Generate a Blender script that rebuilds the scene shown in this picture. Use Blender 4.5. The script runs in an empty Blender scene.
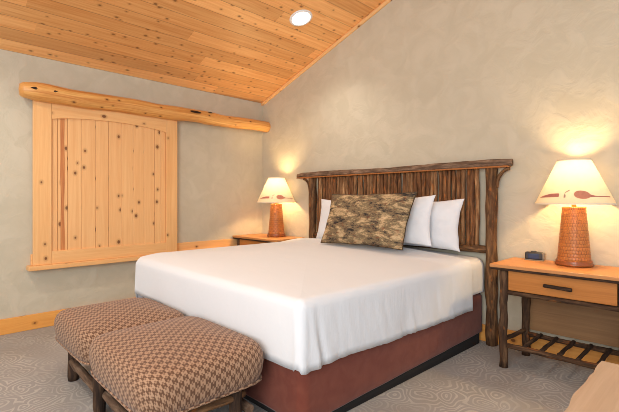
import bpy, bmesh, math, random
from mathutils import Vector, Matrix, noise as mnoise

random.seed(23)
S = bpy.context.scene
COL = S.collection
PI = math.pi
SLOPE = 0.341
EAVE = 2.374
XR, YF = 5.6, -6.2           # how far the room runs to the right and towards the viewer


# ------------------------------------------------------------------ node helpers
class NT:
    def __init__(self, name):
        self.m = bpy.data.materials.new(name)
        self.m.use_nodes = True
        self.t = self.m.node_tree
        self.t.nodes.clear()
        self.out = self.t.nodes.new('ShaderNodeOutputMaterial')

    def n(self, kind, **kw):
        nd = self.t.nodes.new('ShaderNode' + kind)
        ins = kw.pop('i', {})
        for k, v in kw.items():
            setattr(nd, k, v)
        for k, v in ins.items():
            self.put(nd.inputs[k], v)
        return nd

    def put(self, sock, v):
        if isinstance(v, bpy.types.NodeSocket):
            self.t.links.new(v, sock)
        else:
            if hasattr(sock, 'default_value') and isinstance(v, (tuple, list)) and len(v) == 3 and sock.type == 'RGBA':
                v = (*v, 1)
            sock.default_value = v

    def math(self, op, a, b=0.0, c=0.0, clamp=False):
        nd = self.n('Math', operation=op, use_clamp=clamp)
        self.put(nd.inputs[0], a); self.put(nd.inputs[1], b)
        if op in ('MULTIPLY_ADD', 'SMOOTH_MIN'):
            self.put(nd.inputs[2], c)
        return nd.outputs[0]

    def maprange(self, v, a, b, c=0.0, d=1.0, smooth=False):
        nd = self.n('MapRange', interpolation_type='SMOOTHSTEP' if smooth else 'LINEAR')
        self.put(nd.inputs['Value'], v)
        for k, x in zip(('From Min', 'From Max', 'To Min', 'To Max'), (a, b, c, d)):
            self.put(nd.inputs[k], x)
        return nd.outputs[0]

    def mix(self, fac, a, b, mode='MIX'):
        nd = self.n('Mix', data_type='RGBA', blend_type=mode)
        self.put(nd.inputs[0], fac); self.put(nd.inputs[6], a); self.put(nd.inputs[7], b)
        return nd.outputs[2]

    def ramp(self, fac, stops):
        nd = self.n('ValToRGB')
        el = nd.color_ramp.elements
        while len(el) < len(stops):
            el.new(0.5)
        for e, (p, c) in zip(el, stops):
            e.position = p
            e.color = (*c, 1)
        self.put(nd.inputs[0], fac)
        return nd.outputs[0]

    def noise(self, vec, scale, detail=3, rough=0.55, dist=0.0):
        nd = self.n('TexNoise', i={'Vector': vec, 'Scale': scale, 'Detail': detail, 'Roughness': rough, 'Distortion': dist})
        return nd.outputs[0]

    def xyz(self, x, y, z=0.0):
        nd = self.n('CombineXYZ')
        self.put(nd.inputs[0], x); self.put(nd.inputs[1], y); self.put(nd.inputs[2], z)
        return nd.outputs[0]

    def uv(self):
        s = self.n('SeparateXYZ', i={0: self.n('UVMap').outputs[0]})
        return s.outputs[0], s.outputs[1]

    def obj(self):
        return self.n('TexCoord').outputs['Object']

    def bump(self, h, strength=0.3, dist=0.01):
        return self.n('Bump', i={'Height': h, 'Strength': strength, 'Distance': dist}).outputs[0]

    def bsdf(self, col, rough=0.6, normal=None, **ins):
        b = self.n('BsdfPrincipled', i={'Base Color': col, 'Roughness': rough})
        if normal is not None:
            self.put(b.inputs['Normal'], normal)
        for k, v in ins.items():
            self.put(b.inputs[k.replace('_', ' ')], v)
        self.t.links.new(b.outputs[0], self.out.inputs[0])
        return b


def srgb(r, g, b):
    def f(c):
        c /= 255
        return c / 12.92 if c <= .04045 else ((c + .055) / 1.055) ** 2.4
    return (f(r), f(g), f(b))


def wood_mat(name, light, dark, knot=(.15, .055, .018), plank=0.0, var=.25, knots=True, rough=.42, grain=1.0, knotdens=.42,
             groove=.006, spec=.35, ks=1.0, gd=.8, kd=.9):
    """UV in metres: V runs along the grain, U across it."""
    m = NT(name)
    u, v = m.uv()
    rnd = 0.0
    if plank:
        idx = m.math('FLOOR', m.math('DIVIDE', u, plank))
        wn = m.n('TexWhiteNoise', noise_dimensions='1D')
        m.put(wn.inputs['W'], idx)
        rnd = wn.outputs[0]
        seg = m.math('FLOOR', m.math('DIVIDE', m.math('ADD', v, m.math('MULTIPLY', rnd, 7.3)), 2.6))
        wn2 = m.n('TexWhiteNoise', noise_dimensions='2D')
        m.put(wn2.inputs['Vector'], m.xyz(idx, seg))
        rnd = wn2.outputs[0]
        v = m.math('ADD', v, m.math('MULTIPLY', rnd, 37.0))
    warp = m.noise(m.xyz(m.math('MULTIPLY', u, 4), m.math('MULTIPLY', v, 1.3)), 1.0, 2)
    uw = m.math('ADD', u, m.math('MULTIPLY', warp, .05))
    g1 = m.noise(m.xyz(m.math('MULTIPLY', uw, 38), m.math('MULTIPLY', v, 1.0)), 1.0, 3, .6)
    g2 = m.noise(m.xyz(m.math('MULTIPLY', uw, 170), m.math('MULTIPLY', v, 5)), 1.0, 2)
    g3 = m.noise(m.xyz(m.math('MULTIPLY', u, 5), m.math('MULTIPLY', v, .8), 3.0), 1.0, 2)
    g = m.math('ADD', m.math('MULTIPLY', g1, .65), m.math('MULTIPLY', g2, .35))
    fac = m.maprange(g, .36, .66, 0, 1)
    fac = m.math('MULTIPLY', fac, .55 * grain)
    fac = m.math('ADD', fac, m.maprange(g3, .3, .7, 0, .25))
    col = m.mix(fac, light, dark)
    if plank:
        br = m.maprange(rnd, 0, 1, 1 - var, 1 + var * .6)
        col = m.mix(1.0, col, m.n('CombineColor', i={0: br, 1: m.math('POWER', br, 1.15), 2: m.math('POWER', br, 1.3)}).outputs[0], 'MULTIPLY')
    if knots:
        vo = m.n('TexVoronoi', voronoi_dimensions='2D', i={'Scale': 1.0, 'Randomness': 1.0,
                 'Vector': m.xyz(m.math('MULTIPLY', u, 7.5 * ks), m.math('MULTIPLY', v, 5.6 * ks))})
        sep = m.n('SeparateColor', i={0: vo.outputs['Color']})
        size = m.math('MULTIPLY', m.math('GREATER_THAN', sep.outputs[0], 1 - knotdens), m.maprange(sep.outputs[1], 0, 1, .045, .115))
        d = m.math('SUBTRACT', vo.outputs['Distance'], size)
        k = m.maprange(d, -.03, .012, 1, 0, True)
        k = m.math('MULTIPLY', k, m.math('GREATER_THAN', size, .02))
        halo = m.math('MULTIPLY', m.maprange(d, 0, .13, .45, 0, True), m.math('GREATER_THAN', size, .02))
        col = m.mix(halo, col, tuple(c * .55 for c in dark))
        col = m.mix(m.math('MULTIPLY', k, kd), col, knot)
    nrm = None
    hgt = m.math('MULTIPLY', g, .12)
    if plank:
        fr = m.math('FRACT', m.math('DIVIDE', u, plank))
        edge = m.math('MULTIPLY', m.math('MINIMUM', fr, m.math('SUBTRACT', 1.0, fr)), plank)
        gr = m.maprange(edge, 0, groove, 1, 0, True)
        col = m.mix(m.math('MULTIPLY', gr, gd), col, tuple(c * .16 for c in dark))
        hgt = m.math('SUBTRACT', hgt, gr)
    nrm = m.bump(hgt, .35, .006)
    m.bsdf(col, rough, nrm, Specular_IOR_Level=spec)
    return m.m


def bark_mat(name, a, b, c, rough=.8, fleck=.0, scale=1.0):
    m = NT(name)
    u, v = m.uv()
    n1 = m.noise(m.xyz(m.math('MULTIPLY', u, 45 * scale), m.math('MULTIPLY', v, 7 * scale)), 1.0, 4, .65, .4)
    n2 = m.noise(m.xyz(m.math('MULTIPLY', u, 12), m.math('MULTIPLY', v, 3), 5.0), 1.0, 3)
    col = m.ramp(m.maprange(n1, .3, .7), [(0, a), (.5, b), (1, c)])
    col = m.mix(m.maprange(n2, .35, .7, 0, .6), col, a)
    if fleck:
        n3 = m.noise(m.xyz(m.math('MULTIPLY', u, 22), m.math('MULTIPLY', v, 9), 11.0), 1.0, 2)
        col = m.mix(m.maprange(n3, .62, .70, 0, fleck), col, srgb(176, 104, 48))
    m.bsdf(col, rough, m.bump(n1, .7, .008), Specular_IOR_Level=.25)
    return m.m


M = {}
M['ceil'] = wood_mat('pine_ceiling_boards', srgb(251, 196, 130), srgb(220, 146, 78), plank=.146, var=.2, rough=.38, knotdens=.40, ks=1.4, kd=.7, gd=.7, grain=1.3, groove=.0035)
M['pine'] = wood_mat('pine_trim', srgb(240, 192, 132), srgb(220, 158, 96), rough=.42, knotdens=.3)
M['board'] = wood_mat('pine_boards', srgb(240, 192, 134), srgb(222, 160, 100), rough=.42, knotdens=.42)
M['base'] = wood_mat('pine_baseboard', srgb(236, 172, 92), srgb(210, 132, 56), rough=.4, knotdens=.35)
M['log'] = wood_mat('peeled_log', srgb(240, 188, 112), srgb(196, 124, 58), rough=.4, knotdens=.40, grain=1.7, ks=1.3)
M['cherry'] = wood_mat('honey_table_top', srgb(204, 146, 92), srgb(178, 116, 64), knots=False, rough=.42)
M['drawer'] = wood_mat('honey_drawer_front', srgb(190, 124, 60), srgb(152, 90, 38), knots=False, rough=.35)
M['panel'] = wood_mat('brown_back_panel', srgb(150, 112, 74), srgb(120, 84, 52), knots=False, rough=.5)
M['tan'] = wood_mat('pale_tan_top', srgb(198, 172, 146), srgb(176, 148, 120), knots=False, rough=.45)
M['bark'] = bark_mat('hickory_bark', srgb(56, 38, 25), srgb(108, 76, 49), srgb(156, 116, 78), fleck=.5)
M['legbark'] = bark_mat('dark_leg_bark', srgb(42, 29, 20), srgb(82, 58, 40), srgb(124, 94, 66), fleck=.4)
M['stick'] = bark_mat('hickory_sticks', srgb(84, 56, 36), srgb(152, 110, 72), srgb(196, 154, 110), fleck=.65)
M['stickd'] = bark_mat('hickory_dark_sticks', srgb(60, 38, 24), srgb(124, 82, 50), srgb(168, 120, 78), fleck=.75)
M['rail'] = bark_mat('hickory_rail', srgb(62, 46, 35), srgb(122, 96, 76), srgb(172, 144, 118))
M['darkbark'] = bark_mat('dark_hickory', srgb(34, 24, 18), srgb(62, 44, 32), srgb(98, 74, 54))
M['cut'] = wood_mat('cut_wood', srgb(176, 112, 58), srgb(140, 82, 38), knots=False)


def plaster():
    m = NT('beige_plaster')
    p = m.obj()
    a = m.noise(p, 5.5, 4, .55, .8)
    b = m.noise(p, 22, 3, .5)
    vo = m.n('TexVoronoi', feature='SMOOTH_F1', i={'Vector': m.n('Vector' + 'Math', operation='ADD', i={0: p, 1: m.n('TexNoise', i={'Vector': p, 'Scale': 4.0}).outputs[1]}).outputs[0], 'Scale': 7.0})
    h = m.math('ADD', m.math('MULTIPLY', m.maprange(a, .4, .6, 0, 1, True), .6), m.math('MULTIPLY', b, .25))
    h = m.math('ADD', h, m.math('MULTIPLY', vo.outputs[0], .6))
    col = m.mix(m.maprange(a, .35, .65), srgb(191, 182, 160), srgb(199, 190, 169))
    m.bsdf(col, .72, m.bump(h,  .24, .012), Specular_IOR_Level=.25)
    return m.m


def carpet():
    m = NT('patterned_carpet')
    p = m.obj()
    warp = m.n('TexNoise', i={'Vector': p, 'Scale': 5.0, 'Detail': 1.0}).outputs[1]
    w = m.n('VectorMath', operation='MULTIPLY_ADD', i={0: warp, 1: (.16, .16, 0), 2: p}).outputs[0]
    vo = m.n('TexVoronoi', voronoi_dimensions='2D', i={'Vector': w, 'Scale': 6.5})
    ring = m.math('SINE', m.math('MULTIPLY', vo.outputs['Distance'], 34.0))
    line = m.maprange(ring, .2, .8, 0, 1, True)
    mod = m.maprange(m.noise(p, 3.0, 2), .40, .58, .25, 1)
    f = m.noise(p, 240, 2, .6)
    col = m.mix(m.math('MULTIPLY', line, mod), srgb(168, 166, 164), srgb(196, 193, 188))
    br = m.noise(p, 1.6, 2)
    col = m.mix(m.maprange(br, .4, .65, 0, .35), col, srgb(150, 138, 122))
    col = m.mix(m.math('MULTIPLY', f, .3), col, (.16, .155, .15))
    m.bsdf(col, .95, m.bump(f, .5, .006), Specular_IOR_Level=.05)
    return m.m


def cloth(name, col, bump=.15, scale=9.0, rough=.85, dark=None):
    m = NT(name)
    p = m.obj()
    a = m.noise(p, scale, 3, .5, .6)
    f = m.noise(p, 420, 1)
    c = m.mix(m.maprange(a, .35, .65), col, dark or tuple(x * .95 for x in col))
    h = m.math('ADD', a, m.math('MULTIPLY', f, .06))
    m.bsdf(c, rough, m.bump(h, bump, .02), Specular_IOR_Level=.15, Sheen_Weight=.15)
    return m.m


def coverlet_mat():
    m = NT('white_cotton')
    p = m.obj()
    s = m.n('SeparateXYZ', i={0: p})
    a = m.noise(p, 6.0, 3, .5, .7)
    # fine draping puckers running down the hanging sides
    pk = m.noise(m.xyz(m.math('MULTIPLY', s.outputs[1], 42), m.math('MULTIPLY', s.outputs[0], 42), m.math('MULTIPLY', s.outputs[2], 9)), 1.0, 3, .6, .5)
    side = m.maprange(s.outputs[2], .60, .66, 1, .0)
    h = m.math('ADD', m.math('MULTIPLY', a, .5), m.math('MULTIPLY', m.math('MULTIPLY', pk, side), .30))
    m.bsdf((.72, .745, .775), .85, m.bump(h, .28, .02), Specular_IOR_Level=.15, Sheen_Weight=.1)
    return m.m


def ottoman_fabric():
    m = NT('woven_check_fabric')
    u, v = m.uv()
    def checker(sc, off=0.0):
        nd = m.n('TexChecker', i={'Scale': sc, 'Color1': (1, 1, 1), 'Color2': (0, 0, 0), 'Vector': m.xyz(m.math('ADD', u, off + .0031), m.math('ADD', v, off + .0047), .0013)})
        return nd.outputs[1]
    a = checker(1 / .0255)
    # a little cross of the second colour inside every square
    fu = m.math('ABSOLUTE', m.math('SUBTRACT', m.math('FRACT', m.math('DIVIDE', m.math('ADD', u, .0031), .0255)), .5))
    fv = m.math('ABSOLUTE', m.math('SUBTRACT', m.math('FRACT', m.math('DIVIDE', m.math('ADD', v, .0047), .0255)), .5))
    notch = m.math('MULTIPLY', m.math('GREATER_THAN', fu, .18), m.math('LESS_THAN', fv, .14))
    val = m.math('ABSOLUTE', m.math('SUBTRACT', a, m.math('MULTIPLY', notch, .75)))
    th = m.noise(m.xyz(m.math('MULTIPLY', u, 700), m.math('MULTIPLY', v, 700)), 1.0, 2)
    col = m.mix(val, srgb(106, 76, 57), srgb(176, 142, 114))
    col = m.mix(m.math('MULTIPLY', th, .35), col, srgb(88, 60, 44))
    m.bsdf(col, .8, m.bump(m.math('ADD', val, th), .25, .003), Specular_IOR_Level=.15, Sheen_Weight=.12)
    return m.m


def tapestry():
    m = NT('forest_tapestry')
    p = m.obj()
    s = m.n('SeparateXYZ', i={0: p})
    q = m.xyz(m.math('MULTIPLY', s.outputs[0], 1.0), m.math('MULTIPLY', s.outputs[1], 2.5), 0)
    a = m.noise(q, 6.5, 5, .66, .6)
    b = m.noise(q, 24, 4, .7)
    c = m.noise(q, 70, 2, .6)
    t = m.math('ADD', m.math('MULTIPLY', a, .62), m.math('ADD', m.math('MULTIPLY', b, .26), m.math('MULTIPLY', c, .12)))
    col = m.ramp(m.maprange(t, .40, .61), [(0, srgb(44, 42, 42)), (.18, srgb(84, 74, 62)), (.38, srgb(128, 106, 80)), (.5, srgb(112, 102, 78)), (.62, srgb(160, 136, 102)), (1, srgb(198, 172, 134))])
    r = m.noise(q, 15, 2)
    col = m.mix(m.maprange(r, .60, .68, 0, .55), col, srgb(120, 66, 46))
    m.bsdf(col, .85, m.bump(c, .3, .004), Specular_IOR_Level=.15)
    return m.m


def shade_mat():
    m = NT('parchment_shade')
    p = m.obj()
    n = m.noise(p, 30, 3)
    col = m.mix(n, srgb(232, 214, 182), srgb(224, 202, 166))
    d = m.n('BsdfDiffuse', i={0: col})
    t = m.n('BsdfTranslucent', i={0: m.mix(n, (.95, .88, .76), (.92, .84, .70))})
    mx = m.n('MixShader', i={0: .09, 1: d.outputs[0], 2: t.outputs[0]})
    m.t.links.new(mx.outputs[0], m.out.inputs[0])
    return m.m


def motif_mat(name, c):
    m = NT(name)
    p = m.obj()
    n = m.noise(p, 60, 2)
    m.bsdf(m.mix(n, c, tuple(x * .7 for x in c)), .7)
    return m.m


def coil_mat():
    m = NT('reddish_coil_weave')
    u, v = m.uv()
    ck = m.n('TexBrick', i={'Vector': m.xyz(u, v), 'Scale': 1.0, 'Color1': srgb(184, 116, 52), 'Color2': srgb(170, 102, 44), 'Mortar': srgb(122, 68, 28),
                            'Mortar Size': .0022, 'Brick Width': .018, 'Row Height': .0223, 'Mortar Smooth': .6})
    n = m.noise(m.xyz(m.math('MULTIPLY', u, 90), m.math('MULTIPLY', v, 90)), 1.0, 3)
    col = m.mix(m.maprange(n, .4, .75, 0, .6), ck.outputs[0], srgb(206, 134, 70))
    m.bsdf(col, .38, m.bump(m.math('SUBTRACT', n, ck.outputs[1]), .5, .004))
    return m.m


def plain(name, c, rough=.5, metal=0.0, emit=None, es=0.0):
    m = NT(name)
    p = m.obj()
    n = m.noise(p, 35, 2)
    col = m.mix(m.math('MULTIPLY', n, .3), c, tuple(x * .8 for x in c))
    b = m.bsdf(col, rough, Metallic=metal)
    if emit:
        b.inputs['Emission Color'].default_value = (*emit, 1)
        b.inputs['Emission Strength'].default_value = es
    return m.m


M['plaster'] = plaster()
M['carpet'] = carpet()
M['white'] = coverlet_mat()
M['pillow'] = cloth('white_pillowcase', (.74, .76, .79), .30, 8)
M['fitted'] = cloth('white_fitted_sheet', (.71, .73, .76), .2, 10)
M['skirt'] = cloth('russet_skirt', srgb(120, 66, 52), .10, 14, .85, srgb(112, 58, 46))
M['plinth'] = plain('plinth_shade_black', (.012, .010, .009), .9)  # near-black stands in for the shadow gap under the bed skirt
M['check'] = ottoman_fabric()
M['tapestry'] = tapestry()
M['piping'] = cloth('dark_piping', srgb(70, 56, 40))
M['shade'] = shade_mat()
M['coil'] = coil_mat()
M['motifA'] = motif_mat('russet_print', srgb(214, 138, 108))
M['motifB'] = motif_mat('maroon_print', srgb(196, 120, 104))
M['motifC'] = motif_mat('grey_print', srgb(186, 150, 130))
M['glaze'] = plain('reddish_glaze', srgb(146, 82, 38), .3)
M['brass'] = plain('brass_fitting', srgb(170, 130, 70), .35, .9)
M['rim'] = plain('shade_trim', srgb(236, 222, 196), .6)
M['black'] = plain('black_plastic', (.02, .02, .022), .35)
M['screen'] = plain('blue_screen', (.012, .02, .04), .2, 0, (.05, .11, .26), .25)
M['digit'] = plain('pale_digits', (.3, .5, .7), .4, 0, (.35, .6, 1.0), 1.2)
M['silver'] = plain('silver_plastic', srgb(140, 130, 115), .35, .3)
M['can'] = plain('white_can_trim', (.85, .84, .82), .5)
M['lens'] = plain('glowing_lens', (.9, .9, .9), .4, 0, (1.0, .95, .86), 14.0)
def bulb_mat():
    m = NT('clear_warm_bulb')
    p = m.obj()
    e = m.n('Emission', i={0: m.mix(m.noise(p, 20, 1), (1, .78, .45), (1, .72, .40)), 1: 6.0})
    t = m.n('BsdfTransparent')
    x = m.n('MixShader', i={0: .15, 1: t.outputs[0], 2: e.outputs[0]})
    m.t.links.new(x.outputs[0], m.out.inputs[0])
    return m.m
M['bulb'] = bulb_mat()


# ------------------------------------------------------------------ mesh helpers
class MB:
    def __init__(self):
        self.bm = bmesh.new()
        self.uv = self.bm.loops.layers.uv.new('UVMap')

    def face(self, vs, uvs=None, smooth=False):
        try:
            f = self.bm.faces.new(vs)
        except ValueError:
            return None
        f.smooth = smooth
        if uvs:
            for l, t in zip(f.loops, uvs):
                l[self.uv].uv = t
        return f

    def box(self, lo, hi, bev=0.0, axis=None, mat=None, seg=2):
        """box with the grain (V) along its longest side"""
        lo, hi = Vector(lo), Vector(hi)
        d = hi - lo
        if axis is None:
            axis = max(range(3), key=lambda k: d[k])
        oth = [k for k in range(3) if k != axis]
        ou, ov = random.random() * 20, random.random() * 20
        b2 = bmesh.new()
        bmesh.ops.create_cube(b2, size=1.0)
        for v in b2.verts:
            v.co = Vector([(lo[k] + hi[k]) / 2 + v.co[k] * d[k] for k in range(3)])
        if bev:
            bmesh.ops.bevel(b2, geom=b2.edges[:], offset=bev, segments=seg, profile=.5, affect='EDGES')
        mp = {}
        for v in b2.verts:
            mp[v] = self.bm.verts.new(mat @ v.co if mat else v.co)
        b2.normal_update()
        for f in b2.faces:
            n = f.normal
            if abs(n[oth[0]]) >= abs(n[oth[1]]) and abs(n[oth[0]]) > abs(n[axis]) * .9:
                k = oth[1]; sh = .37
            else:
                k = oth[0]; sh = 0
            self.face([mp[v] for v in f.verts], [(v.co[k] - lo[k] + ou + sh, v.co[axis] - lo[axis] + ov) for v in f.verts], False)
        b2.free()
        return self

    def tube(self, pts, radii, seg=14, wob=0.0, cap=True, flat=1.0, seed=None, dome=0.0):
        """log along a polyline; UV in metres (U around, V along)"""
        pts = [Vector(p) for p in pts]
        if not isinstance(radii, (list, tuple)):
            radii = [radii] * len(pts)
        sd = random.random() * 100 if seed is None else seed
        ou = random.random() * 20
        rings, vlen = [], 0
        t0 = (pts[1] - pts[0]).normalized()
        up = Vector((0, 0, 1)) if abs(t0.z) < .9 else Vector((1, 0, 0))
        x = t0.cross(up).normalized()
        vs_ = []
        for i, p in enumerate(pts):
            if i == 0: t = pts[1] - p
            elif i == len(pts) - 1: t = p - pts[i - 1]
            else: t = pts[i + 1] - pts[i - 1]
            t.normalize()
            x = (x - t * x.dot(t)).normalized()
            y = t.cross(x)
            if i: vlen += (p - pts[i - 1]).length
            ring = []
            for j in range(seg):
                a = 2 * PI * j / seg
                r = radii[i]
                if wob:
                    r *= 1 + wob * mnoise.noise(Vector((math.cos(a) * 1.1 + sd, math.sin(a) * 1.1, vlen * 9)))
                ring.append(self.bm.verts.new(p + x * math.cos(a) * r + y * math.sin(a) * r * flat))
            rings.append(ring); vs_.append(vlen)
        rm = max(radii)
        for i in range(len(rings) - 1):
            for j in range(seg):
                k = (j + 1) % seg
                u0, u1 = 2 * PI * rm * j / seg + ou, 2 * PI * rm * (j + 1) / seg + ou
                self.face([rings[i][j], rings[i][k], rings[i + 1][k], rings[i + 1][j]],
                          [(u0, vs_[i]), (u1, vs_[i]), (u1, vs_[i + 1]), (u0, vs_[i + 1])], True)
        if cap:
            for e, ring, sgn in ((0, rings[0], -1), (-1, rings[-1], 1)):
                c = pts[e]
                t = (pts[1] - pts[0]).normalized() * -1 if e == 0 else (pts[-1] - pts[-2]).normalized()
                inner = [self.bm.verts.new(c + (v.co - c) * .8 + t * dome * .7) for v in ring]
                mid = self.bm.verts.new(c + t * dome)
                for j in range(seg):
                    k = (j + 1) % seg
                    a = 2 * PI * j / seg
                    uvq = [(ou + .3 * math.cos(a) * rm, .3 * math.sin(a) * rm)] * 4
                    q = [ring[j], ring[k], inner[k], inner[j]]
                    tr = [inner[j], inner[k], mid]
                    if sgn < 0:
                        q.reverse(); tr.reverse()
                    self.face(q, uvq, dome > 0)
                    self.face(tr, uvq[:3], dome > 0)
        return self

    def lathe(self, prof, seg=40, c=(0, 0, 0), close=False):
        """(r, z) profile; UV: U round in metres, V along the profile"""
        c = Vector(c)
        rings, vl = [], [0]
        for i, (r, z) in enumerate(prof):
            rings.append([self.bm.verts.new(c + Vector((math.cos(2 * PI * j / seg) * r, math.sin(2 * PI * j / seg) * r, z))) for j in range(seg)])
            if i: vl.append(vl[-1] + math.hypot(r - prof[i - 1][0], z - prof[i - 1][1]))
        rm = max(r for r, z in prof)
        for i in range(len(rings) - 1):
            for j in range(seg):
                k = (j + 1) % seg
                u0, u1 = 2 * PI * rm * j / seg, 2 * PI * rm * (j + 1) / seg
                self.face([rings[i][j], rings[i][k], rings[i + 1][k], rings[i + 1][j]],
                          [(u0, vl[i]), (u1, vl[i]), (u1, vl[i + 1]), (u0, vl[i + 1])], True)
        if close:
            self.face(list(reversed(rings[0])), [(v.co.x, v.co.y) for v in reversed(rings[0])])
            self.face(rings[-1], [(v.co.x, v.co.y) for v in rings[-1]])
        return self

    def grid(self, P, nu, nv, uvf=None, smooth=True):
        """P(i, j) -> point"""
        vs = [[self.bm.verts.new(P(i, j)) for j in range(nv + 1)] for i in range(nu + 1)]
        for i in range(nu):
            for j in range(nv):
                q = [(i, j), (i + 1, j), (i + 1, j + 1), (i, j + 1)]
                self.face([vs[a][b] for a, b in q], [uvf(a, b) for a, b in q] if uvf else None, smooth)
        return vs

    def build(self, name, mat, parent=None, doubles=0.0, recalc=True, loc=None, rot=None):
        if doubles:
            bmesh.ops.remove_doubles(self.bm, verts=self.bm.verts[:], dist=doubles)
        if recalc:
            bmesh.ops.recalc_face_normals(self.bm, faces=self.bm.faces[:])
        me = bpy.data.meshes.new(name)
        self.bm.to_mesh(me)
        self.bm.free()
        o = bpy.data.objects.new(name, me)
        COL.objects.link(o)
        for m in (mat if isinstance(mat, (list, tuple)) else [mat]):
            me.materials.append(m)
        if parent: o.parent = parent
        if loc is not None: o.location = loc
        if rot is not None: o.rotation_euler = rot
        return o


def thing(name, label, cat, loc=(0, 0, 0), rz=0.0, group=None):
    o = bpy.data.objects.new(name, None)
    COL.objects.link(o)
    o.empty_display_size = .1
    o.location = loc
    o.rotation_euler = (0, 0, rz)
    return tag(o, label, cat, group)


def tag(o, label, cat, group=None):
    o['label'] = label
    o['category'] = cat
    if group: o['group'] = group
    return o


def struct(o):
    o['kind'] = 'structure'
    return o


def copy_tree(o, parent=None):
    c = o.copy()
    COL.objects.link(c)
    c.parent = parent
    for ch in list(o.children):
        copy_tree(ch, c)
    return c


def wander(a, b, n=8, amp=.006):
    a, b = Vector(a), Vector(b)
    s = random.random() * 50
    return [a.lerp(b, i / n) + Vector((mnoise.noise(Vector((s, i * .45, 0))), mnoise.noise(Vector((s + 9, i * .45, 3))), mnoise.noise(Vector((s, 5, i * .45))) * .5)) * amp * (1 if 0 < i < n else .3) for i in range(n + 1)]


def radii(r, n=8, var=.08, taper=0.0):
    s = random.random() * 50
    return [r * (1 - taper * i / n) * (1 + var * mnoise.noise(Vector((s, i * .7, 1)))) for i in range(n + 1)]


# ------------------------------------------------------------------ room shell
def ceil_z(x):
    return EAVE + SLOPE * x


b = MB(); b.box((-.15, YF, -.12), (XR, .15, 0)); struct(b.build('floor', M['carpet']))
# left wall (eave side)
b = MB(); b.box((-.15, YF, 0), (0, 0, EAVE + .0)); struct(b.build('wall_left', M['plaster']))
# headboard wall with a raked top
b = MB()
f0 = [b.bm.verts.new(p) for p in ((-.15, 0, 0), (XR, 0, 0), (XR, 0, ceil_z(XR)), (0, 0, EAVE), (-.15, 0, EAVE))]
f1 = [b.bm.verts.new(v.co + Vector((0, .15, 0))) for v in f0]
b.face(f0); b.face(list(reversed(f1)))
for i in range(5):
    b.face([f0[i], f1[i], f1[(i + 1) % 5], f0[(i + 1) % 5]])
struct(b.build('wall_back', M['plaster']))
# sloping board ceiling: boards run parallel with the eave
b = MB()
cs = math.sqrt(1 + SLOPE ** 2)
pts = [(-.15, YF), (XR, YF), (XR, .15), (-.15, .15)]
lo = [b.bm.verts.new((x, y, ceil_z(x))) for x, y in pts]
hi = [b.bm.verts.new((x, y, ceil_z(x) + .14)) for x, y in pts]
U = lambda v: ((v.co.x) * cs + 20, v.co.y + 30)
b.face(list(reversed(lo)), [U(v) for v in reversed(lo)])
b.face(hi, [U(v) for v in hi])
for i in range(4):
    q = [lo[i], lo[(i + 1) % 4], hi[(i + 1) % 4], hi[i]]
    b.face(q, [U(v) for v in q])
struct(b.build('ceiling', M['ceil']))
# trims
b = MB(); b.box((0, YF, 0), (.018, 0, .130), .004); struct(b.build('baseboard_left', M['base']))
b = MB(); b.box((.018, -.018, 0), (XR, 0, .130), .004); struct(b.build('baseboard_back', M['base']))
b = MB()
b.tube([(0.0, -.006, EAVE - .014), (XR, -.006, ceil_z(XR) - .014)], .022, 10, cap=False)
struct(b.build('trim_1', M['pine']))

# ------------------------------------------------------------------ wall shutter
# ledge + backing board that the shutter slides along
t = thing('guide_rail', 'pine ledge board fixed to the left wall, carrying the shutter', 'rail', (0, -2.56, .517))
b = MB(); b.box((.0, 0, 0), (.105, 2.07, .040), .005); b.build('ledge', M['pine'], t)
b = MB(); b.box((.0, .03, .040), (.026, 2.53, .134), .004); b.build('backing_board', M['pine'], t)

SH = thing('sliding_shutter', 'pine board shutter with arched top rail, standing closed on the wall ledge', 'shutter', (.030, -2.520, .557))
W, Hh, D = 1.308, 1.44, .045
b = MB(); b.box((0, 0, 0), (D, .135, Hh), .004); b.build('stile', M['pine'], SH)
b = MB(); b.box((0, W - .125, 0), (D, W, Hh), .004); b.build('stile', M['pine'], SH)
b = MB(); b.box((0, .135, 0), (D, W - .125, .115), .004); b.build('bottom_rail', M['pine'], SH)
# arched top rail: the lower edge bows up in the middle
b = MB()
n = 28
ya, yb = .135, W - .125
def arch(s):
    return Hh - .165 + .045 * (1 - (2 * s - 1) ** 2) ** .8
front = []
for x in (0, D):
    front.append([[b.bm.verts.new((x, ya + (yb - ya) * i / n, z)) for z in (arch(i / n), Hh)] for i in range(n + 1)])
for i in range(n):
    uv = lambda k, z: (z + 3.3, ya + (yb - ya) * k / n + 8)
    for side in (0, 1):
        F = front[side]
        b.face([F[i][0], F[i + 1][0], F[i + 1][1], F[i][1]], [uv(i, F[i][0].co.z), uv(i + 1, F[i + 1][0].co.z), uv(i + 1, Hh), uv(i, Hh)])
    for z in (0, 1):
        b.face([front[0][i][z], front[0][i + 1][z], front[1][i + 1][z], front[1][i][z]], [uv(i, 0), uv(i + 1, 0), uv(i + 1, .04), uv(i, .04)])
b.build('top_rail', M['pine'], SH)
# recessed board panel
b = MB()
edges = [.135, .185, .262, .375, .495, .612, .730, .845, .955, 1.065, 1.125, W - .125]
for i in range(len(edges) - 1):
    b.box((.012 if i else .016, edges[i] + .0012, .11), (.026, edges[i + 1] - .0012, Hh - .05), .0025, axis=2, seg=1)
b.build('board_panel', M['board'], SH)
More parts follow.
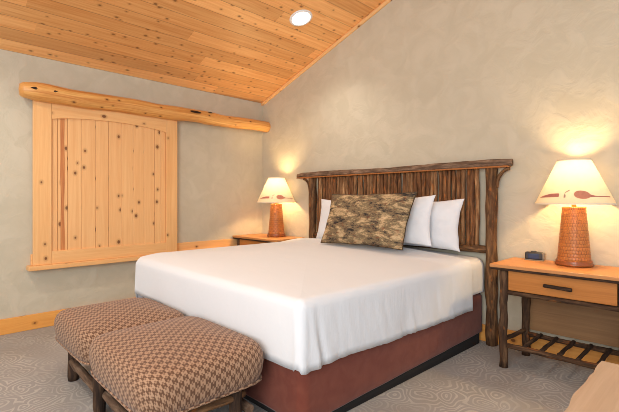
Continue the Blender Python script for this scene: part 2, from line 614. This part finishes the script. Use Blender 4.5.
# dark grain streak on the second board
def streak_mat():
    m = NT('dark_streak_board')
    p = m.obj(); s = m.n('SeparateXYZ', i={0: p})
    n = m.noise(m.xyz(0, 0, m.math('MULTIPLY', s.outputs[2], 3)), 1.0, 3)
    n2 = m.noise(m.xyz(m.math('MULTIPLY', s.outputs[1], 90), 0, m.math('MULTIPLY', s.outputs[2], 4)), 1.0, 3)
    m.bsdf(m.mix(m.maprange(n2, .3, .7), srgb(212, 142, 82), srgb(176, 104, 56)), .45)
    return m.m
b = MB()
zz = [.115 + .108 * i for i in range(12)]
def wy(z, o): return .016 + .008 * mnoise.noise(Vector((z * 3, o, 0)))
vs = [[b.bm.verts.new((.0268, .222 + .008 * mnoise.noise(Vector((z * 2.2, 7, 0))) + sg * wy(z, sg), z)) for sg in (-1, 1)] for z in zz]
for i in range(11):
    b.face([vs[i][0], vs[i][1], vs[i + 1][1], vs[i + 1][0]], None, True)
b.build('grain_streak', streak_mat(), SH)

# peeled log above
b = MB()
y0, y1 = -2.60, -.01
n = 30
pts = [(.100 + .006 * math.sin(i * .5), y0 + (y1 - y0) * i / n, 2.040 + .012 * i / n + .005 * math.sin(i * .7 + 1)) for i in range(n + 1)]
rr = [.079 * (1 - .17 * i / n) * (1 + .03 * math.sin(i * 1.3) + .03 * mnoise.noise(Vector((i * .4, 0, 0)))) for i in range(n + 1)]
rr[0] *= .80; rr[1] *= .97
b.tube(pts, rr, 24, wob=.05, dome=.03)
lg = b.build('log_beam', M['log'])
tag(lg, 'long peeled pine log mounted across the left wall above the shutter', 'log')
def knot_patch(y, z, w, h):
    bb = MB()
    prev = None
    rows = []
    R = .081
    for i in range(9):
        s = i / 8 * 2 - 1
        half = h * math.sqrt(max(0, 1 - s * s)) + .001
        rows.append([])
        for k in range(5):
            zz = z + half * (k / 4 * 2 - 1)
            dz = max(-.99, min(.99, zz / R))
            rows[-1].append(bb.bm.verts.new((.100 + R * math.sqrt(1 - dz * dz) * 1.02, y + s * w, 2.045 + zz)))
    for i in range(8):
        for k in range(4):
            bb.face([rows[i][k], rows[i + 1][k], rows[i + 1][k + 1], rows[i][k + 1]], None, True)
    k = bb.build('bark_scar', M['darkbark'], lg)
for a in ((-2.46, .01, .10, .014), (-1.05, .035, .07, .013), (-.86, .06, .03, .006)):
    knot_patch(*a)

# ------------------------------------------------------------------ recessed light
lx, ly = 1.391, -.622
t = thing('ceiling_light', 'round recessed light glowing in the sloped pine ceiling', 'ceiling light', (lx, ly, ceil_z(lx)))
t.rotation_euler = (0, -math.atan(SLOPE), 0)
b = MB(); b.lathe([(.085, .004), (.112, .002), (.112, -.004), (.100, -.010), (.088, -.008), (.085, .004)], 40); b.build('trim_ring', M['can'], t)
b = MB(); b.lathe([(.0001, -.006), (.05, -.007), (.088, -.004)], 40); b.build('lens', M['lens'], t)

# ------------------------------------------------------------------ bed
BX0, BX1, BY0 = .90, 2.835, -1.985
BED = thing('bed', 'king bed with twig headboard, russet skirt and mattress, in the middle of the room', 'bed', (0, 0, 0))


def u_path(d, r, yh, n_arm=120, n_c=9, n_f=60, x0=BX0, x1=BX1, y0=BY0):
    """points from the head along the left side, round the foot, back along the right side, inset by d"""
    r = max(r - d, .004)
    xa, xb, ya = x0 + d, x1 - d, y0 + d
    if xb - xa < 2 * r: r = max((xb - xa) / 2 - 1e-4, 1e-4)
    out = []
    for i in range(n_arm): out.append((xa, yh + (ya + r - yh) * i / n_arm, -1, 0))
    for i in range(n_c):
        a = PI + PI / 2 * i / n_c
        out.append((xa + r + r * math.cos(a), ya + r + r * math.sin(a), math.cos(a), math.sin(a)))
    for i in range(n_f): out.append((xa + r + (xb - xa - 2 * r) * i / n_f, ya, 0, -1))
    for i in range(n_c):
        a = 1.5 * PI + PI / 2 * i / n_c
        out.append((xb - r + r * math.cos(a), ya + r + r * math.sin(a), math.cos(a), math.sin(a)))
    for i in range(n_arm + 1): out.append((xb, ya + r + (yh - ya - r) * i / n_arm, 1, 0))
    return out


def draped(prof, r, yh, name, mat, parent, x0=BX0, x1=BX1, y0=BY0, wr=None, close=True):
    b = MB()
    rings = []
    for (d, z) in prof:
        ring = []
        for q, (x, y, nx, ny) in enumerate(u_path(d, r, yh, x0=x0, x1=x1, y0=y0)):
            p = Vector((x + .033 * (y - y0), y, z))
            if wr: p += wr(x, y, z, nx, ny, q, d)
            ring.append(b.bm.verts.new(p))
        rings.append(ring)
    N = len(rings[0])
    for i in range(len(rings) - 1):
        for j in range(N - 1):
            b.face([rings[i][j], rings[i][j + 1], rings[i + 1][j + 1], rings[i + 1][j]], None, True)
    if close:        # close the head end
        loop = [r_[0] for r_ in rings] + [r_[-1] for r_ in reversed(rings)]
        b.face(loop)
    return b.build(name, mat, parent, doubles=.0004)


def prof_box(zb, zt, rad, hx, steps=6, crown=.0, bot=True):
    pr = []
    if bot:
        pr += [(hx, zb), (.10, zb), (.02, zb)]
    pr += [(.0, zb + .012)] + [(0, zb + (zt - rad - zb) * k / 5) for k in range(1, 6)]
    for k in range(1, steps + 1):
        a = PI / 2 * k / steps
        pr.append((rad - rad * math.cos(a), zt - rad + rad * math.sin(a)))
    for f in (.15, .3, .5, .75, .92, 1.0):
        d = rad + (hx - rad) * f
        pr.append((d, zt + crown * math.sin(PI / 2 * f)))
    return pr


HX = (BX1 - BX0) / 2
# base hidden behind the skirt, box spring skirt, mattress
def skirt_w(x, y, z, nx, ny, q, d):
    s = (.40 - z) / .36
    w = .004 * mnoise.noise(Vector((x * 5, y * 5, z * 1.5))) * s
    return Vector((nx * w, ny * w, .055 * (y - BY0) / 1.9 * max(0, 1 - z / .3)))
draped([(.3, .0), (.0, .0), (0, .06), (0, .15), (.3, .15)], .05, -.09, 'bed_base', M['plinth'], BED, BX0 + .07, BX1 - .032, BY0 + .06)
draped([(.04, .040), (.004, .040), (0, .05), (0, .12), (0, .2), (0, .3), (0, .37), (.02, .39), (.3, .39), (HX - .02, .39)], .05, -.07, 'bed_skirt', M['skirt'], BED,
       BX0 + .03, BX1 - .020, BY0 + .035, skirt_w)
def mat_w(x, y, z, nx, ny, q, d):
    e = min(1, max(0, (y + .42) / .20))
    return Vector((nx * .010 * e, 0, .034 * e * min(1, max(0, (z - .45) / .15))))
draped(prof_box(.395, .632, .065, HX - .025, crown=.034), .08, -.065, 'mattress', M['fitted'], BED, BX0 + .022, BX1 - .016, BY0 + .03, mat_w)

# coverlet with drapery
def cov_w(x, y, z, nx, ny, q, d):
    v = Vector((0, 0, 0))
    if d < .03 and z < .62:
        s = min(1, max(0, (.63 - z) / .3))
        along = y if abs(nx) > abs(ny) else x
        if nx > .2:
            w = .010 * mnoise.noise(Vector((along * 4, z * 2, 4))) + .006 * mnoise.noise(Vector((along * 14 + z * 4, z * 2.5, 1)))
            w += .005 * (1 - 2 * abs(mnoise.noise(Vector((along * 26 + z * 9, z * 5, 9)))))
            fold = y - (BY0 + .060 + .05 * s)
            w += .012 * math.exp(-(fold / .016) ** 2) - .008 * math.exp(-((fold - .035) / .018) ** 2)
        else:
            w = .006 * mnoise.noise(Vector((along * 3, z * 2, 4)))
        # tucked corner: a folded lip standing out near the foot corners
        cr = abs(nx * ny) * 2
        w += .010 * cr
        v += Vector((nx, ny, 0)) * w * (s * .9 + .1)
        hem = .010 * mnoise.noise(Vector((along * 2.2, 7, 0))) + .004 * mnoise.noise(Vector((along * 9, 2, 0)))
        v.z += hem * s
        if nx > .2:
            v.z += s * .014 * math.exp(-((y + 2.0) / .6) ** 2)
        if ny < -.5:
            k = (x - BX0) / (BX1 - BX0)
            v.z += s * (.014 * (1 - max(0, nx)) + .066 * max(0, 1 - k) ** 1.5)
    else:
        kk = min(1, max(0, (x - BX0) / (BX1 - BX0)))
        v.z += .034 * (1 - kk) ** 1.5 * min(1, max(0, (z - .60) / .055)) * min(1, max(0, (y - BY0 - .01) / .16)) ** .6
        v.z += .022 * min(1, max(0, (y + .55) / .25)) * min(1, max(0, (z - .60) / .05))
        v.z += .004 * mnoise.noise(Vector((x * 2.5, y * 2.5, 2))) + .0018 * mnoise.noise(Vector((x * 8, y * 7, 5)))
    return v
pr = [(.010, .306), (0, .303)] + [(0, .31 + .295 * k / 9) for k in range(1, 10)]
rad = .045
for k in range(1, 7):
    a = PI / 2 * k / 6
    pr.append((rad - rad * math.cos(a), .605 + (.655 - .605) * math.sin(a)))
for f in (.03, .07, .12, .18, .25, .33, .42, .52, .62, .72, .82, .91, .97, 1.0):
    pr.append((rad + (HX + .00695 - rad) * f, .655 + .042 * math.sin(PI / 2 * min(1, f * 1.15)) ** .8))
cov = draped(pr, .05, -.30, 'coverlet', M['white'], None, BX0 - .006, BX1 + .008, BY0 - .008, cov_w, close=False)
tag(cov, 'smooth white coverlet draped over the king bed, hanging to the russet skirt', 'bedspread')

# ------------------------------------------------------------------ headboard
HB = thing('headboard', '', '', (1.962, -.058, 0))
del HB['label'], HB['category']
HB.parent = BED
def hb(mb, name, mat, parent=HB):
    return mb.build(name, mat, parent)
PL, PR = -.983, .983
for sx in (PL, PR):
    b = MB(); b.tube(wander((sx, 0, 0), (sx, 0, 1.363), 14, .008), radii(.043, 14, .10), 16, wob=.16); hb(b, 'post', M['bark'])
# top rail: half log with bark on the front, gently bowed
b = MB()
nn = 26
pts = []
for i in range(nn + 1):
    s = i / nn
    pts.append((-1.225 + 2.365 * s, -.006 - .012 * math.sin(PI * s), 1.3935 + .005 * math.sin(s * 9)))
rr = [.0175 * (1 + .10 * mnoise.noise(Vector((i * .5, 3, 0)))) for i in range(nn + 1)]
rr[0] *= .75; rr[-1] *= .85
b.tube(pts, rr, 14, wob=.12, flat=2.1)
for v in b.bm.verts: v.co.z = max(v.co.z, 1.378)
hb(b, 'top_rail', M['rail'])
b = MB(); b.box((-1.205, -.044, 1.367), (1.118, .030, 1.379), .004); hb(b, 'rail_underside', M['cut'])
b = MB(); b.tube(wander((PL + .03, 0, .735), (PR - .03, 0, .735), 16, .008), radii(.030, 16, .12), 12, wob=.15); hb(b, 'lower_rail', M['bark'])
# curved bent-branch braces
for sx, e in ((PL, -1), (PR, 1)):
    b = MB()
    P0, P1, P2 = Vector((sx + e * .040, -.005, 1.215)), Vector((sx + e * .048, -.005, 1.340)), Vector((sx + e * .135, -.005, 1.360))
    pts = []
    for i in range(11):
        s = i / 10
        pts.append(P0 * (1 - s) ** 2 + P1 * 2 * s * (1 - s) + P2 * s * s)
    b.tube(pts, radii(.013, 10, .12), 10, wob=.12); hb(b, 'brace', M['bark'])
# upright sticks
NS = 45
for i in range(NS):
    x = -.880 + 1.755 * i / (NS - 1) + random.uniform(-.004, .004)
    r = random.uniform(.0155, .0205)
    b = MB()
    b.tube(wander((x, random.uniform(-.006, .006), .74), (x + random.uniform(-.006, .006), random.uniform(-.006, .006), 1.366), 9, .009), radii(r, 9, .12, random.uniform(-.12, .12)), 10, wob=.14)
    hb(b, 'stick', M['stick'] if random.random() < .55 else M['stickd'])


# ------------------------------------------------------------------ pillows
def pillow(name, label, a, h, T, mat, loc, tilt, rz, puff=1.0, seed=0, pinch=.05, roll=0.0, group=None, taper=0.0):
    """a/h half sizes; local X wide, local Y up the pillow, local Z its thickness"""
    b = MB()
    N = 34
    def pt(i, j, sgn):
        u = math.sin((i / N * 2 - 1) * PI / 2) * .35 + (i / N * 2 - 1) * .65
        v = math.sin((j / N * 2 - 1) * PI / 2) * .35 + (j / N * 2 - 1) * .65
        x = a * u * (1 - pinch * (1 - v * v) * abs(u) ** 3) * (1 - taper * (1 - v)) - a * taper * .5 * (1 - v)
        y = h * v * (1 - pinch * 1.3 * (1 - u * u) * abs(v) ** 3)
        t = T * (max(0, 1 - abs(u) ** 2.6) ** .55) * (max(0, 1 - abs(v) ** 2.6) ** .55) * (1 - .12 * v)
        t += .0022
        w = .012 * mnoise.noise(Vector((u * 2.2 + seed, v * 2.2, sgn))) + .005 * mnoise.noise(Vector((u * 6 + seed, v * 5, sgn * 3)))
        e = max(0, 1 - abs(u) ** 6) * max(0, 1 - abs(v) ** 6)
        return Vector((x + .006 * mnoise.noise(Vector((v * 3, seed, 0))) * abs(u), y + .008 * mnoise.noise(Vector((u * 3, seed, 4))) * abs(v), sgn * t + w * e))
    for sgn in (1, -1):
        b.grid(lambda i, j: pt(i, j, sgn), N, N)
    # join the two shells round the rim
    b.bm.verts.ensure_lookup_table()
    M1 = (N + 1) ** 2
    idx = lambda i, j, s: b.bm.verts[s * M1 + i * (N + 1) + j]
    per = [(i, 0) for i in range(N)] + [(N, j) for j in range(N)] + [(i, N) for i in range(N, 0, -1)] + [(0, j) for j in range(N, 0, -1)]
    for k in range(len(per)):
        p, q = per[k], per[(k + 1) % len(per)]
        b.face([idx(*p, 0), idx(*q, 0), idx(*q, 1), idx(*p, 1)], None, True)
    rim = [Vector((idx(*p, 0).co + idx(*p, 1).co) / 2) for p in per]
    o = b.build(name, mat)
    o.matrix_world = Matrix.Translation(loc) @ Matrix.Rotation(rz, 4, 'Z') @ Matrix.Rotation(tilt, 4, 'X') @ Matrix.Rotation(roll, 4, 'Z')
    tag(o, label, 'pillow', group)
    return o, rim

R = math.radians
pillow('pillow', 'white pillow nearest the right nightstand, leaning on the headboard', .40, .212, .062, M['pillow'], (2.366, -.175, .918), R(78), R(0), roll=R(.8), seed=3, pinch=.085)
pillow('pillow', 'white pillow half hidden behind the right end of the brown forest-patterned pillow', .40, .208, .055, M['pillow'], (2.196, -.315, .946), R(77), R(0), roll=R(2.0), seed=11, pinch=.085)
pillow('pillow', 'white pillow showing as a sliver left of the brown forest-patterned pillow', .36, .222, .055, M['pillow'], (1.555, -.185, .916), R(78), R(0), seed=21, pinch=.085)
tp, rim = pillow('throw_pillow', 'large brown and tan forest-patterned pillow propped at the head of the bed', .455, .240, .072, M['tapestry'], (2.044, -.480, .956), R(69), R(0), seed=5, pinch=.05, roll=R(.6), taper=.022)
b = MB()
rim.append(rim[0]); rim.append(rim[1])
b.tube(rim, .0045, 6, cap=False)
b.build('piping', M['piping'], tp)


# ------------------------------------------------------------------ nightstands
def make_nightstand(label, group):
    """0.81 wide; local x from 0, y 0 at the wall, front at -0.45"""
    t = thing('nightstand', label, 'nightstand', (0, 0, 0), 0, group)
    Wd, Dp, Tz = .81, .445, .69
    b = MB(); b.box((0, -Dp, Tz - .022), (Wd, -.0, Tz), .004, axis=0); b.build('table_top', M['cherry'], t)
    b = MB(); b.box((.004, -Dp + .002, Tz - .037), (Wd - .004, -.004, Tz - .0215), .004, axis=0); b.build('edge_band', M['darkbark'], t)
    for x, y in ((.078, -.405), (.732, -.405), (.110, -.07), (.700, -.07)):
        b = MB(); b.tube(wander((x, y, 0), (x, y, Tz - .037), 12, .010), radii(.027, 12, .14), 14, wob=.22); b.build('leg', M['legbark'], t)
    # apron box and drawer
    b = MB(); b.box((.100, -.395, .515), (.710, -.05, .653), .003); b.build('drawer_case', M['darkbark'], t)
    d = MB(); d.box((.112, -.418, .522), (.698, -.393, .652), .004, axis=0); d = d.build('drawer', M['drawer'], t)
    b = MB()
    b.tube(wander((.332, -.440, .588), (.480, -.440, .583), 6, .004), radii(.0115, 6, .12), 10, wob=.18, dome=.004)
    for x in (.355, .457): b.tube([(x, -.438, .586), (x, -.416, .586)], .006, 8)
    b.build('handle', M['darkbark'], d)
    b = MB(); b.tube(wander((.085, -.405, .505), (.725, -.405, .505), 10, .006), radii(.014, 10, .15), 10, wob=.2); b.build('apron_rail', M['legbark'], t)
    b = MB(); b.box((.130, -.052, .185), (.680, -.040, .516), .002, axis=0); b.build('back_panel', M['panel'], t)  # brown panel added to fill the dark area under the drawer
    # shelf of sticks
    for y, z in ((-.405, .150), (-.07, .155)):
        xa, xb = (.078, .732) if y < -.2 else (.110, .700)
        b = MB(); b.tube(wander((xa, y, z), (xb, y, z), 10, .006), radii(.017, 10, .15), 10, wob=.2); b.build('shelf_rail', M['legbark'], t)
    for x, x2 in ((.078, .110), (.732, .700)):
        b = MB(); b.tube(wander((x, -.405, .185), (x2, -.07, .185), 8, .006), radii(.015, 8, .15), 10, wob=.2); b.build('side_rail', M['legbark'], t)
    for i in range(5):
        x = .205 + .100 * i
        b = MB(); b.tube(wander((x, -.402, .163), (x + .004, -.072, .168), 8, .006), radii(.0125, 8, .15), 10, wob=.2); b.build('shelf_stick', M['darkbark'], t)
    return t

ns = make_nightstand('honey-topped log nightstand right of the bed, carrying the clock', 'log nightstands beside the bed')
ns.location = (3.092, -.020, 0)
n2 = copy_tree(ns)
n2.location = (.010, -.025, 0)
n2['label'] = 'honey-topped log nightstand in the corner, mostly hidden behind the bed'


# ------------------------------------------------------------------ lamps
def make_lamp(label, group):
    t = thing('table_lamp', label, 'lamp', (0, 0, 0), 0, group)
    b = MB(); b.lathe([(.0001, 0), (.104, 0), (.110, .006), (.110, .016), (.104, .022), (.106, .028), (.102, .037), (.096, .040), (.0001, .040)], 48)
    b.build('base', M['glaze'], t)
    b = MB()
    prof = []
    z0, z1, nr = .038, .372, 15
    for k in range(nr):
        for s in range(4):
            f = (k + s / 4) / nr
            r = .094 + (.066 - .094) * f
            prof.append((r + .0026 * math.sin(PI * s / 4 + .2), z0 + (z1 - z0) * f))
    prof += [(.069, .374), (.070, .380), (.066, .385), (.0001, .385)]
    b.lathe(prof, 56); b.build('body', M['coil'], t)
    b = MB(); b.lathe([(.014, .384), (.014, .40), (.010, .405), (.010, .44), (.016, .445), (.016, .50), (.0001, .50)], 16); b.build('socket', M['brass'], t)
    b = MB(); b.lathe([(.0001, .50), (.014, .505), (.017, .53), (.030, .575), (.030, .600), (.020, .625), (.0001, .635)], 20); b.build('bulb', M['bulb'], t)
    zb, zt, rb, rt = .405, .690, .227, .096
    b = MB()
    b.lathe([(rb + (rt - rb) * k / 12, zb + (zt - zb) * k / 12) for k in range(13)], 64); sh = b.build('lamp_shade', M['shade'], t)
    for z, r, nm in ((zb, rb, 'lower_hem'), (zt, rt, 'upper_hem')):
        b = MB(); b.lathe([(r + .0018, z - .004), (r + .0018, z + .005), (r - .0018, z + .005), (r - .0018, z - .004), (r + .0018, z - .004)], 64); b.build('hem', M['rim'], sh)
    # spider and finial
    b = MB()
    for k in range(3):
        a = 2 * PI * k / 3
        b.tube([(math.cos(a) * .006, math.sin(a) * .006, .690), (math.cos(a) * .097, math.sin(a) * .097, .690)], .002, 6)
    b.tube([(.034, 0, .44), (.045, 0, .54), (.034, 0, .65), (0, 0, .686)], .0022, 6)
    b.tube([(-.034, 0, .44), (-.045, 0, .54), (-.034, 0, .65), (0, 0, .686)], .0022, 6)
    b.tube([(.034, 0, .44), (-.034, 0, .44)], .0022, 6)
    b.build('harp', M['brass'], sh)
    # printed motifs wrapped on the cone; local -Y faces the viewer
    def cone(sx, sz, off=.0015):
        z = zb + sz
        r = rb + (rt - rb) * sz / (zt - zb) + off
        a = -PI / 2 + sx
        return Vector((math.cos(a) * r, math.sin(a) * r, z))
    def strip(name, mat, cen, lo, hi, n=26):
        for turn in (0, PI):
            b = MB()
            b.grid(lambda i, j: cone(turn + cen[0] + (cen[1] - cen[0]) * i / n, lo(i / n) + (hi(i / n) - lo(i / n)) * j / 3), n, 3)
            b.build(name, mat, sh)
    # a long tapered blade
    strip('printed_blade', M['motifB'], (-1.12, -.40), lambda s: .040 + .004 * s, lambda s: .0415 + .004 * s + .022 * min(1, (s * 1.6)) ** .7 * (1 if s < .97 else .8))
    # small lure
    strip('printed_lure', M['motifC'], (-.265, -.215), lambda s: .040, lambda s: .066 - .012 * abs(2 * s - 1), 6)
    strip('printed_lure', M['motifC'], (-.25, -.12), lambda s: .062 + .020 * s ** .6, lambda s: .068 + .022 * s ** .6, 8)
    # paddle: oval head and thin shaft
    strip('printed_paddle', M['motifA'], (.0, .44), lambda s: .060 - .026 * math.sqrt(max(0, 1 - (2 * s - 1) ** 2)) ** .9 - .004 * s, lambda s: .061 + .026 * math.sqrt(max(0, 1 - (2 * s - 1) ** 2)) ** .9 - .008 * s)
    strip('printed_paddle', M['motifB'], (.34, 1.15), lambda s: .046 - .004 * s - .006 * max(0, 1 - s * 4), lambda s: .052 - .004 * s + .016 * max(0, 1 - s * 3) ** 1.5)
    return t

CAM = Vector((4.224, -3.283, 1.12))
lp = make_lamp('table lamp with cream shade and ridged brown base, on the nightstand with the clock', 'table lamps on the nightstands')
lp.location = (3.514, -.145, .6905)
l2 = copy_tree(lp)
l2['label'] = 'table lamp with cream shade and ridged brown base, in the corner behind the bed'
l2.location = (.490, -.175, .6905)
for o in (lp, l2):
    d = CAM - o.location
    o.rotation_euler.z = math.atan2(d.y, d.x) + PI / 2

# ------------------------------------------------------------------ alarm clock
t = thing('alarm_clock', 'small black alarm clock with blue display, on the right nightstand beside the lamp', 'clock', (3.255, -.085, .6905), R(8))
t.scale = (1.12, 1.12, 1.12)
b = MB(); b.box((-.050, -.022, .004), (.050, .026, .052), .008, seg=3); b.build('case', M['black'], t)
b = MB(); b.box((.046, -.020, .006), (.062, .024, .050), .006); b.build('end_cap', M['silver'], t)
b = MB(); b.box((-.052, -.030, 0), (.060, .028, .006), .002); b.build('foot', M['silver'], t)
b = MB(); b.box((-.030, -.0245, .012), (.030, -.021, .042), .002); s = b.build('display', M['screen'], t)
b = MB(); b.box((-.018, -.010, .051), (.014, .014, .058), .003); b.build('snooze_button', M['black'], t)

# ------------------------------------------------------------------ bench at the foot of the bed
BN = thing('bench', 'long log-framed bench with two checked brown cushions, at the foot of the bed', 'bench', (1.955, -2.325, 0))
def bench_cushion(cx, hx, hy, zb, zt):
    b = MB()
    N = 44
    # square dome: unroll a cloth over the cushion
    def P(i, j):
        u, v = i / N * 2 - 1, j / N * 2 - 1
        m_ = max(abs(u), abs(v))
        if m_ < 1e-6:
            return Vector((0, 0, zt + .035)), (0, 0)
        # direction on a rounded rectangle
        k = 6.5
        q = (abs(u / m_) ** k + abs(v / m_) ** k) ** (1 / k)
        ux, vx = u / m_ / q, v / m_ / q
        # profile along m_: flat crown, round shoulder, straight side, tuck
        crown = .74
        if m_ <= crown:
            s = m_ / crown
            rr = .87 * s
            z = zt + .035 * (1 - s ** 2.2) + .0
        elif m_ <= .90:
            a = (m_ - crown) / (.90 - crown) * PI / 2
            rr = .87 + .13 * math.sin(a)
            z = zt - .075 * (1 - math.cos(a))
        else:
            s = (m_ - .90) / .10
            rr = 1.0 - .05 * s ** 2
            z = (zt - .075) + (zb - zt + .075) * s
        x, y = ux * hx * rr, vx * hy * rr
        drop = max(0, zt - z)
        return Vector((x, y, z)), (x + math.copysign(drop, ux) * (abs(ux) ** 3), y + math.copysign(drop, vx) * (abs(vx) ** 3))
    cache = {}
    def g(i, j):
        if (i, j) not in cache: cache[(i, j)] = P(i, j)
        return cache[(i, j)]
    vs = b.grid(lambda i, j: g(i, j)[0], N, N, lambda i, j: g(i, j)[1])
    per = [vs[i][0] for i in range(N)] + [vs[N][j] for j in range(N)] + [vs[i][N] for i in range(N, 0, -1)] + [vs[0][j] for j in range(N, 0, -1)]
    b.face(per)
    c = b.build('cushion', M['check'], BN, loc=(cx, 0, 0))
    b = MB()
    rim = []
    for k in range(61):
        a = 2 * PI * k / 60
        co_, si = math.cos(a), math.sin(a)
        q = (abs(co_) ** 8 + abs(si) ** 8) ** (1 / 8)
        rim.append((co_ / q * hx * .955, si / q * hy * .955, zb + .004))
    rim.append(rim[1])
    b.tube(rim, .006, 8, cap=False); b.build('welt', M['check'], c)
bench_cushion(-.424, .366, .312, .245, .413)
bench_cushion(.322, .396, .318, .245, .422)
for x, y in ((-.585, -.225), (-.585, .21), (.015, -.258), (.015, .235), (.635, -.235), (.635, .15)):
    b = MB(); b.tube(wander((x, y, 0), (x, y, .25), 8, .006), radii(.029, 8, .12), 14, wob=.18); b.build('leg', M['darkbark'], BN)
for sy in (-1, 1):
    for xa, xb in ((-.58, .015), (.015, .635)):
        b = MB(); b.tube(wander((xa, sy * .232, .122), (xb, sy * .236, .095), 10, .007), radii(.023, 10, .12), 12, wob=.18); b.build('stretcher', M['rail'], BN)
for x in (-.585, .015, .635):
    b = MB(); b.tube(wander((x, -.24, .19), (x, .20, .19), 10, .007), radii(.018, 10, .12), 12, wob=.18); b.build('cross_rail', M['bark'], BN)
b = MB(); b.box((-.64, -.22, .228), (.60, .22, .247), .004); b.build('seat_board', M['darkbark'], BN)

# ------------------------------------------------------------------ table corner in the foreground
t = thing('side_table', 'pale tan table whose corner juts into the bottom right of the view', 'table', (3.940, -1.685, 0))
b = MB()
n = 22
top = []
for i in range(n + 1):
    s = i / n
    top.append((.010 * mnoise.noise(Vector((s * 7, 0, 2))) + .004 * mnoise.noise(Vector((s * 25, 0, 2))), -.90 * s))
out = top + [(.62, -.90), (.62, 0)]
lo_ = [b.bm.verts.new((x + (.010 if x < .1 else 0), y, .562)) for x, y in out]
hi_ = [b.bm.verts.new((x, y, .602)) for x, y in out]
b.face(hi_, [(v.co.x, v.co.y) for v in hi_]); b.face(list(reversed(lo_)), [(v.co.x, v.co.y) for v in reversed(lo_)])
for i in range(len(out)):
    k = (i + 1) % len(out)
    b.face([lo_[i], lo_[k], hi_[k], hi_[i]], [(0, i * .04), (0, k * .04), (.04, k * .04), (.04, i * .04)])
b.build('table_top', M['tan'], t)
for x, y in ((.09, -.09), (.53, -.09), (.09, -.81), (.53, -.81)):
    b = MB(); b.tube(wander((x, y, 0), (x, y, .562), 8, .006), radii(.026, 8, .1), 12, wob=.15); b.build('leg', M['bark'], t)


# ------------------------------------------------------------------ lights
def lamp(kind, name, loc, energy, color, rot=(0, 0, 0), **kw):
    d = bpy.data.lights.new(name, kind)
    d.energy = energy
    d.color = color
    for k, v in kw.items(): setattr(d, k, v)
    o = bpy.data.objects.new(name, d)
    o.location = loc
    o.rotation_euler = rot
    COL.objects.link(o)
    return o

for o in (lp, l2):
    lamp('POINT', 'lamp_bulb_light', o.location + Vector((0, 0, .590)), 27, (1.0, .67, .31), shadow_soft_size=.045)
aim = lambda a, b_: (Vector(b_) - Vector(a)).to_track_quat('-Z', 'Y').to_euler()
lamp('SPOT', 'can_light', (lx, ly, ceil_z(lx) - .03), 45, (1.0, .93, .82), (0, 0, 0), spot_size=R(120), spot_blend=.8, shadow_soft_size=.06)
lamp('SPOT', 'can_light', (1.12, -3.5, ceil_z(1.12) - .03), 80, (1.0, .94, .85), (0, 0, 0), spot_size=R(150), spot_blend=.7, shadow_soft_size=.03)
lamp('SPOT', 'can_light', (3.2, -3.2, ceil_z(3.2) - .03), 60, (1.0, .93, .84), (0, 0, 0), spot_size=R(130), spot_blend=.8, shadow_soft_size=.06)  # unseen downlight, no fixture is modelled in the ceiling here
lamp('AREA', 'fill_uplight', (4.4, -5.0, 1.5), 45, (1.0, .97, .92), aim((4.4, -5.0, 1.5), (1.8, -1.6, 3.0)), shape='RECTANGLE', size=1.6, size_y=1.6)  # unseen uplight added to brighten the board ceiling
# broad soft fill light added out of view behind the viewer
P0 = (4.9, -5.6, 2.0)
lamp('AREA', 'broad_fill_light', P0, 125, (.93, .97, 1.0), aim(P0, (1.6, -.6, 1.3)), shape='RECTANGLE', size=2.6, size_y=2.2)

w = bpy.data.worlds.new('world')
S.world = w
w.use_nodes = True
bg = w.node_tree.nodes['Background'] if 'Background' in w.node_tree.nodes else w.node_tree.nodes.new('ShaderNodeBackground')
bg.inputs[0].default_value = (.92, .97, 1.06, 1)
bg.inputs[1].default_value = .76

# ------------------------------------------------------------------ camera
cam = bpy.data.cameras.new('camera')
cam.sensor_width = 36
cam.lens = 409.45 / 619 * 36
cam.shift_y = -(206 - 200.1) / 619
cam.clip_start = .02
co = bpy.data.objects.new('camera', cam)
COL.objects.link(co)
co.location = CAM
co.rotation_euler = (R(90), R(0), R(45.6))
S.camera = co

S.view_settings.view_transform = 'Standard'
S.view_settings.look = 'None'
S.view_settings.exposure = -0.10
S.cycles.use_denoising = True
S.cycles.filter_width = 0.9
S.cycles.max_bounces = 8
S.cycles.diffuse_bounces = 5
S.cycles.sample_clamp_indirect = 4.0
S.cycles.caustics_reflective = False
S.cycles.caustics_refractive = False
